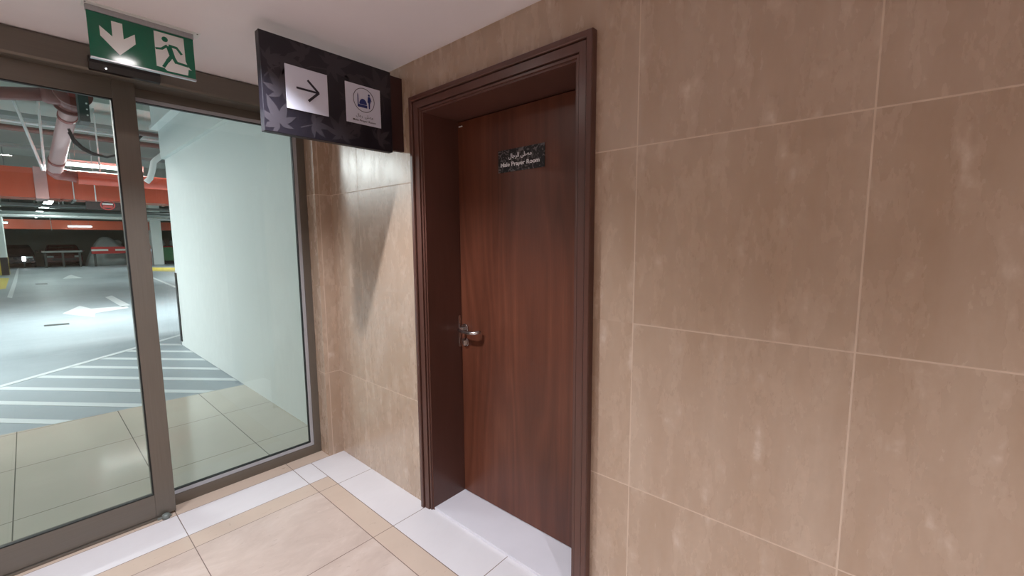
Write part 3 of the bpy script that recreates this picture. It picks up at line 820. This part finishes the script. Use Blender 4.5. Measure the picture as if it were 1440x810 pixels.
run('conduit', 295, 23.2, 0.06, M['darkmetal'], 'dark conduit in the gap between the two orange ducts', 'pipe', x0=-8, x1=9)
run('cable_tray', 300, 26.0, 0, M['galv'], 'distant grey cable tray in the gap, lower one', 'cable tray', box=(0.5, 0.1), x0=-9, x1=10)
run('conduit', 304, 29.0, 0.07, M['white'], 'distant pale conduit just above the farther duct', 'pipe', x0=-9, x1=10)
run('sprinkler_pipe', 190, 7.9, 0.03, M['rust'], 'brown pipe stub visible through the fixed pane', 'pipe', x0=1.0, x1=5.0, px=215)
# dark box near the coupling
p0 = on_y(109, 134, 7.6); p1 = on_y(128, 172, 7.6)
jb = thing('junction_box', ((p0.x+p1.x)/2, 7.6, p1.z), 'dark grey box hanging right beside the red pipe coupling', 'junction box')
q = MB(); q.box((p0.x, 7.6, p1.z), (p1.x, 7.85, p0.z+0.1), 0.006); q.build('box_body', M['darkmetal'], jb)
for k in range(3):
    q = MB(); q.tube([(p0.x+0.07, 7.592, p1.z+0.08+0.07*k), (p0.x+0.07, 7.601, p1.z+0.08+0.07*k)], 0.010, 8); q.build('bolt', M['white'], jb)
q = MB(); q.tube([((p0.x+p1.x)/2, 7.72, p0.z+0.09), ((p0.x+p1.x)/2, 7.72, GZ)], 0.012, 8); q.build('hanger_rod', M['galv'], jb)
# loose cables
q = MB()
for dz in (0, 0.05):
    q.tube([on_y(97, 186, 9)+Vector((0, 0, dz)), on_y(104, 200, 9)+Vector((0, 0, dz)), on_y(116, 210, 9)+Vector((0, 0, dz*0.7)), on_y(130, 217, 9)+Vector((0, 0, dz*0.4)), on_y(150, 221, 9), on_y(175, 216, 9), on_y(200, 190, 9)], 0.016, 8)
tag(q.build('hanging_cable', M['gasket']), 'black cables drooping right of the jacketed pipe', 'cable')
# white bent pipe near wall end
q = MB(); Yb = 7.72; q.tube([(1.42, Yb, on_y(231, 216, Yb).z), on_y(228, 218, Yb), on_y(219, 225, Yb), on_y(216, 228, Yb), on_y(214, 240, Yb), on_y(211, 251, Yb), on_y(206, 256, Yb)], 0.036, 12); q.tube([(1.42, 7.655, on_y(231, 216, Yb).z), (1.42, Yb+0.03, on_y(231, 216, Yb).z)], 0.05, 12)
# keep it where the photograph shows it: between mullion and the wall end
for v in q.bm.verts: pass
tag(q.build('bent_pipe', M['white']), 'white bent pipe coming off the end of the white wall', 'pipe')

# fluorescent fixtures
def fixture(cx, cy, z, L, along, label, energy=None, group='fluorescent battens in the garage', real=True, tr_=0.032):
    r = thing('fluorescent_light', (cx, cy, z), label, 'light fixture', group)
    h = L/2
    def bx(a, b_, c_, d_, e_, f_, nm, mat):
        q = MB()
        if along == 'x': q.box((cx-h+a, cy+b_, z+c_), (cx+h-a, cy+d_, z+e_), f_)
        else: q.box((cx+b_, cy-h+a, z+c_), (cx+d_, cy+h-a, z+e_), f_)
        return q.build(nm, mat, r)
    bx(0, -0.035, 0.03, 0.035, 0.085, 0.004, 'batten', M['white'])
    q = MB()
    if along == 'x': q.tube([(cx-h+0.03, cy, z), (cx+h-0.03, cy, z)], tr_, 12)
    else: q.tube([(cx, cy-h+0.03, z), (cx, cy+h-0.03, z)], tr_, 12)
    q.build('tube', M['tube'], r)
    for s_ in (-1, 1):
        q = MB(); c_ = (cx+s_*(h-0.02), cy, z) if along == 'x' else (cx, cy+s_*(h-0.02), z)
        q.box((c_[0]-0.015, c_[1]-0.02, z-0.028), (c_[0]+0.015, c_[1]+0.02, z+0.03), 0.003); q.build('end_cap', M['white'], r)
    for s_ in (-1, 1):
        c_ = (cx+s_*h*0.7, cy) if along == 'x' else (cx, cy+s_*h*0.7)
        q = MB(); q.tube([(c_[0], c_[1], z+0.08), (c_[0], c_[1], GZ)], 0.005, 6); q.build('suspension_wire', M['galv'], r)
    if real:
        hull_area('tube_light', (cx, cy, z-0.03), L if along == 'x' else 0.06, 0.06 if along == 'x' else L, energy or TUBE_E, TUBE_COL, parent=r)
    return r
tl = on_y(87, 227, 11.6); tr = on_y(184, 241, 11.6)
fixture((tl.x+tr.x)/2+0.1, 11.6, (tl.z+tr.z)/2, tr.x-tl.x+0.2, 'x', 'long bright fluorescent batten right of the jacketed pipe')
for (x, y, z, al, lb) in (
    (-3.2, 12.1, 3.05, 'x', 'fluorescent batten in the front row, left of the lobby view'),
    (-6.8, 12.1, 3.05, 'x', 'fluorescent batten at the left end of the front row'),
    (5.2, 12.1, 3.3, 'x', 'fluorescent batten right of the white wall'),
    (-1.85, 7.5, 2.95, 'x', 'fluorescent batten left of the outer tiles, nearest the glass'),
    (0.74, 24.4, 3.1, 'y', 'nearest of the four battens receding down the lane'),
    (0.72, 27.8, 3.1, 'y', 'second batten of the row receding down the lane'),
    (0.62, 31.6, 3.1, 'y', 'third batten of the row receding down the lane'),
    (0.55, 36.0, 3.1, 'y', 'farthest of the four battens receding down the lane'),
    (-5.5, 22.0, 3.2, 'x', 'fluorescent batten over the left bays'),
    (6.0, 22.0, 3.2, 'x', 'fluorescent batten over the right bays'),
    (6.5, 32.0, 3.2, 'x', 'fluorescent batten near the bright white column')):
    row = al == 'y'
    fixture(x, y, z, 2.2 if row else 1.25, al, lb, energy=(85 if row else None), tr_=(0.11 if row else 0.032))
a = on_y(95, 318.5, 37.4); c_ = on_y(130, 319.5, 37.4)
fixture((a.x+c_.x)/2, 37.4, a.z, c_.x-a.x, 'x', 'bright batten low in front of the farther orange duct', 14)
a = on_y(-8, 313, 37.4)
fixture(a.x, 37.4, a.z, 1.0, 'x', 'bright batten at the far left in front of the farther duct', 8)

# hanging dark sign with red oval
a = on_y(120, 283, 15.3); c_ = on_y(196, 297, 15.3)
hs = thing('overhead_sign', ((a.x+c_.x)/2, 15.3, c_.z), 'dark overhead board with a red oval below the nearer duct', 'sign')
q = MB(); q.box((a.x, 15.3, c_.z), (c_.x+0.1, 15.36, a.z), 0.004); q.build('board', M['gasket'], hs)
o_ = on_y(151.5, 288.5, 15.29)
q = MB(); n = 28; rx, rz = 0.145, 0.125
for k in range(n):
    a0, a1 = 2*pi*k/n, 2*pi*(k+1)/n
    q.prism([(o_.x+rx*cos(a0), o_.z+rz*sin(a0)), (o_.x+rx*cos(a1), o_.z+rz*sin(a1)), (o_.x+.83*rx*cos(a1), o_.z+.83*rz*sin(a1)), (o_.x+.83*rx*cos(a0), o_.z+.83*rz*sin(a0))], 1, 15.299, 15.285)
q.prism([(o_.x-.10, o_.z-0.005), (o_.x+.10, o_.z-0.005), (o_.x+.085, o_.z-.07), (o_.x-.085, o_.z-.07)], 1, 15.299, 15.287)
q.build('red_oval', M['red'], hs)
q = MB(); q.box((o_.x-.10, 15.286, o_.z+0.012), (o_.x+.10, 15.299, o_.z+0.04)); q.build('pale_bar', M['white'], hs)
for x in (a.x+0.2, c_.x-0.1):
    q = MB(); q.tube([(x, 15.33, a.z-0.01), (x, 15.33, GZ)], 0.012, 8); q.build('hanger_rod', M['white'], hs)

# =================================================================== FAR OBJECTS
# red crash rail along the end bays
ra = on_y(128, 350, 39.2); rb = on_y(206, 350, 39.2)
cr = thing('crash_rail', ((ra.x+rb.x)/2, 39.2, 0), 'red crash rail with pale strips before the far wall', 'barrier')
q = MB(); q.box((ra.x, 39.2, 0.82), (rb.x+1.5, 39.3, 1.28), 0.02); q.build('rail', M['red'], cr)
for (p_, r_) in ((128, 152), (162, 186)):
    u0, u1 = on_y(p_, 350, 39.19).x, on_y(r_, 350, 39.19).x
    q = MB(); q.box((u0, 39.18, 1.0), (u1, 39.199, 1.12)); q.build('pale_strip', M['sack'], cr)
x = ra.x+0.1
while x < rb.x+1.5:
    q = MB(); q.box((x, 39.3, 0), (x+0.12, 39.42, 1.2)); q.build('post', M['darkmetal'], cr); x += 1.8
ga = on_y(58, 354, 39.6); gb = on_y(116, 352, 39.6)
gr = thing('guard_rail', ((ga.x+gb.x)/2, 39.6, 0), 'dull grey guard rail left of the red crash rail', 'barrier')
q = MB(); q.box((ga.x, 39.6, 0.93), (gb.x, 39.66, 1.05), 0.01); q.build('rail', M['galv'], gr)
for k in range(3):
    x = ga.x+0.1+k*(gb.x-ga.x-0.3)/2
    q = MB(); q.box((x, 39.66, 0), (x+0.1, 39.74, 1.0)); q.build('post', M['darkmetal'], gr)
# plastic draped heap
def heap():
    bm = bmesh.new(); n = 40; rings = []
    cx, cy = on_y(149, 350, 40.9).x, 40.95
    for i in range(9):
        f = i/8; ring = []
        for k in range(n):
            a_ = 2*pi*k/n
            rr = (0.12+1.0*f**0.9)*(1+0.10*sin(7*a_+1)*f+0.05*sin(17*a_))
            ex_ = 1.0+(0.7*f if cos(a_) > 0 else 0)
            z = 1.95*(1-f**1.5)
            ring.append(bm.verts.new((cx+rr*ex_*cos(a_), cy+rr*0.7*sin(a_), max(0.0, z+0.05*sin(9*a_)*f*(1-f)))))
        rings.append(ring)
    for a_, b_ in zip(rings[:-1], rings[1:]):
        for k in range(n):
            f = bm.faces.new([a_[k], a_[(k+1) % n], b_[(k+1) % n], b_[k]]); f.smooth = True
    bm.faces.new(rings[0]); bm.faces.new(rings[-1])
    q = MB(); q.merge(bm); return tag(q.build('plastic_sheet', M['sheet']), 'milky plastic sheet draped over a heap behind the crash rail', 'tarpaulin')
heap()
# sacks on a ledge right of the heap
la = on_y(155, 352, 41.2); lb_ = on_y(206, 352, 41.2)
q = MB(); q.box((la.x, 42.1, 0), (lb_.x+2.6, 43.1, 1.18), 0.03)
tag(q.build('storage_crate', M['concrete']), 'long low grey crate carrying the pale sacks', 'crate')
SL = ['leftmost pale plastic sack on the grey crate', 'pale plastic sack second from left on the crate', 'middle pale plastic sack on the grey crate', 'pale plastic sack second from right on the crate', 'rightmost pale plastic sack on the grey crate']
for k in range(5):
    t_ = bmesh.new(); bmesh.ops.create_uvsphere(t_, u_segments=14, v_segments=9, radius=0.5)
    for v in t_.verts:
        v.co = Vector((v.co.x*0.66, v.co.y*0.8, v.co.z*0.55))*(1+0.12*sin(9*v.co.x+k*2)+0.1*sin(11*v.co.z+k))
    for f in t_.faces: f.smooth = True
    q = MB(); x = la.x+0.5+k*0.84
    zm = min(v.co.z for v in t_.verts); q.merge(t_, Matrix.Translation((x, 42.6, 1.181-zm)))
    tag(q.build('plastic_sack', M['sack']), SL[k], 'sack', 'pale sacks at the far wall')

# parked cars, nose towards the lane
def car(x, y, paint, label):
    L, Wd = 3.0, 1.72
    r = thing('parked_car', (x, y, 0), label, 'car', 'parked cars at the far wall')
    pf = [(0.0, .40), (.01, .62), (.05, .76), (.26, .92), (.42, 1.36), (.50, 1.44), (.74, 1.45), (.94, 1.10), (1.0, .80), (1.0, .30), (.0, .30)]
    q = MB(); q.prism([(y+p[0]*L, p[1]) for p in pf], 0, x-Wd/2, x+Wd/2)
    for v in q.bm.verts:
        if v.co.z > 1.0: v.co.x = x+(v.co.x-x)*0.80
    bmesh.ops.bevel(q.bm, geom=list(q.bm.edges), offset=0.05, segments=2, affect='EDGES'); q.build('body', paint, r)
    q = MB(); q.face([(x-0.70, y+.285*L, .97), (x+0.70, y+.285*L, .97), (x+0.60, y+.405*L, 1.33), (x-0.60, y+.405*L, 1.33)])
    bmesh.ops.solidify(q.bm, geom=list(q.bm.faces), thickness=0.03); q.build('windshield', M['carglass'], r)
    for s_ in (-1, 1):
        q = MB(); q.box((x+s_*0.62-0.15, y-0.015, 0.60), (x+s_*0.62+0.15, y+0.02, 0.72), 0.01); q.build('headlight', M['galv'], r)
        q = MB(); q.box((x+s_*0.96-0.07, y+0.85, 0.95), (x+s_*0.96+0.07, y+0.95, 1.08), 0.02); q.build('side_mirror', paint, r)
        for yo in (0.5, 2.5):
            q = MB(); q.tube([(x+s_*(Wd/2-0.2), y+yo, 0.31), (x+s_*(Wd/2+0.005), y+yo, 0.31)], 0.31, 18); q.build('wheel', M['gasket'], r)
    q = MB(); q.box((x-0.55, y-0.02, 0.40), (x+0.55, y+0.02, 0.55), 0.01); q.build('grille', M['black'], r)
    return r
car(on_y(20, 360, 40.8).x, 40.6, M['carpaint'], 'dark blue-grey car with small white light in front at far left')
car(on_y(90, 360, 40.8).x, 40.6, M['carred'], 'dark maroon car behind the dull guard rail')
# stacked wheel-stop / lamp at the left car
p_ = on_y(33.5, 364, 40.5)
q = MB(); q.box((p_.x-0.08, 40.45, p_.z-0.14), (p_.x+0.08, 40.55, p_.z+0.14), 0.02); 
tag(q.build('bollard_light', M['headlamp']), 'small glowing white light before the dark car at far left', 'light')
q = MB(); q.tube([(p_.x, 40.5, 0), (p_.x, 40.5, p_.z-0.14)], 0.04, 10)
po = q.build('post', M['darkmetal']); lamp_o = [o for o in bpy.data.objects if o.name.startswith('bollard_light')][0]; relink(po, lamp_o)
# red hose cabinet left of bright column
h0 = on_y(210.5, 345, 37.9); h1 = on_y(214.3, 371, 37.9)
hc = thing('hose_cabinet', ((h0.x+h1.x)/2, 38.0, 0), 'narrow red hose cabinet against the bright white column', 'fire cabinet')
q = MB(); q.box((h0.x, 37.9, 0.0), (h1.x-0.01, 38.2, h0.z), 0.01); q.build('cabinet', M['red'], hc)
q = MB(); q.box(((h0.x+h1.x)/2-0.03, 37.88, 0.95), ((h0.x+h1.x)/2+0.05, 37.899, 1.1), 0.003); q.build('label_plate', M['whitevinyl'], hc)
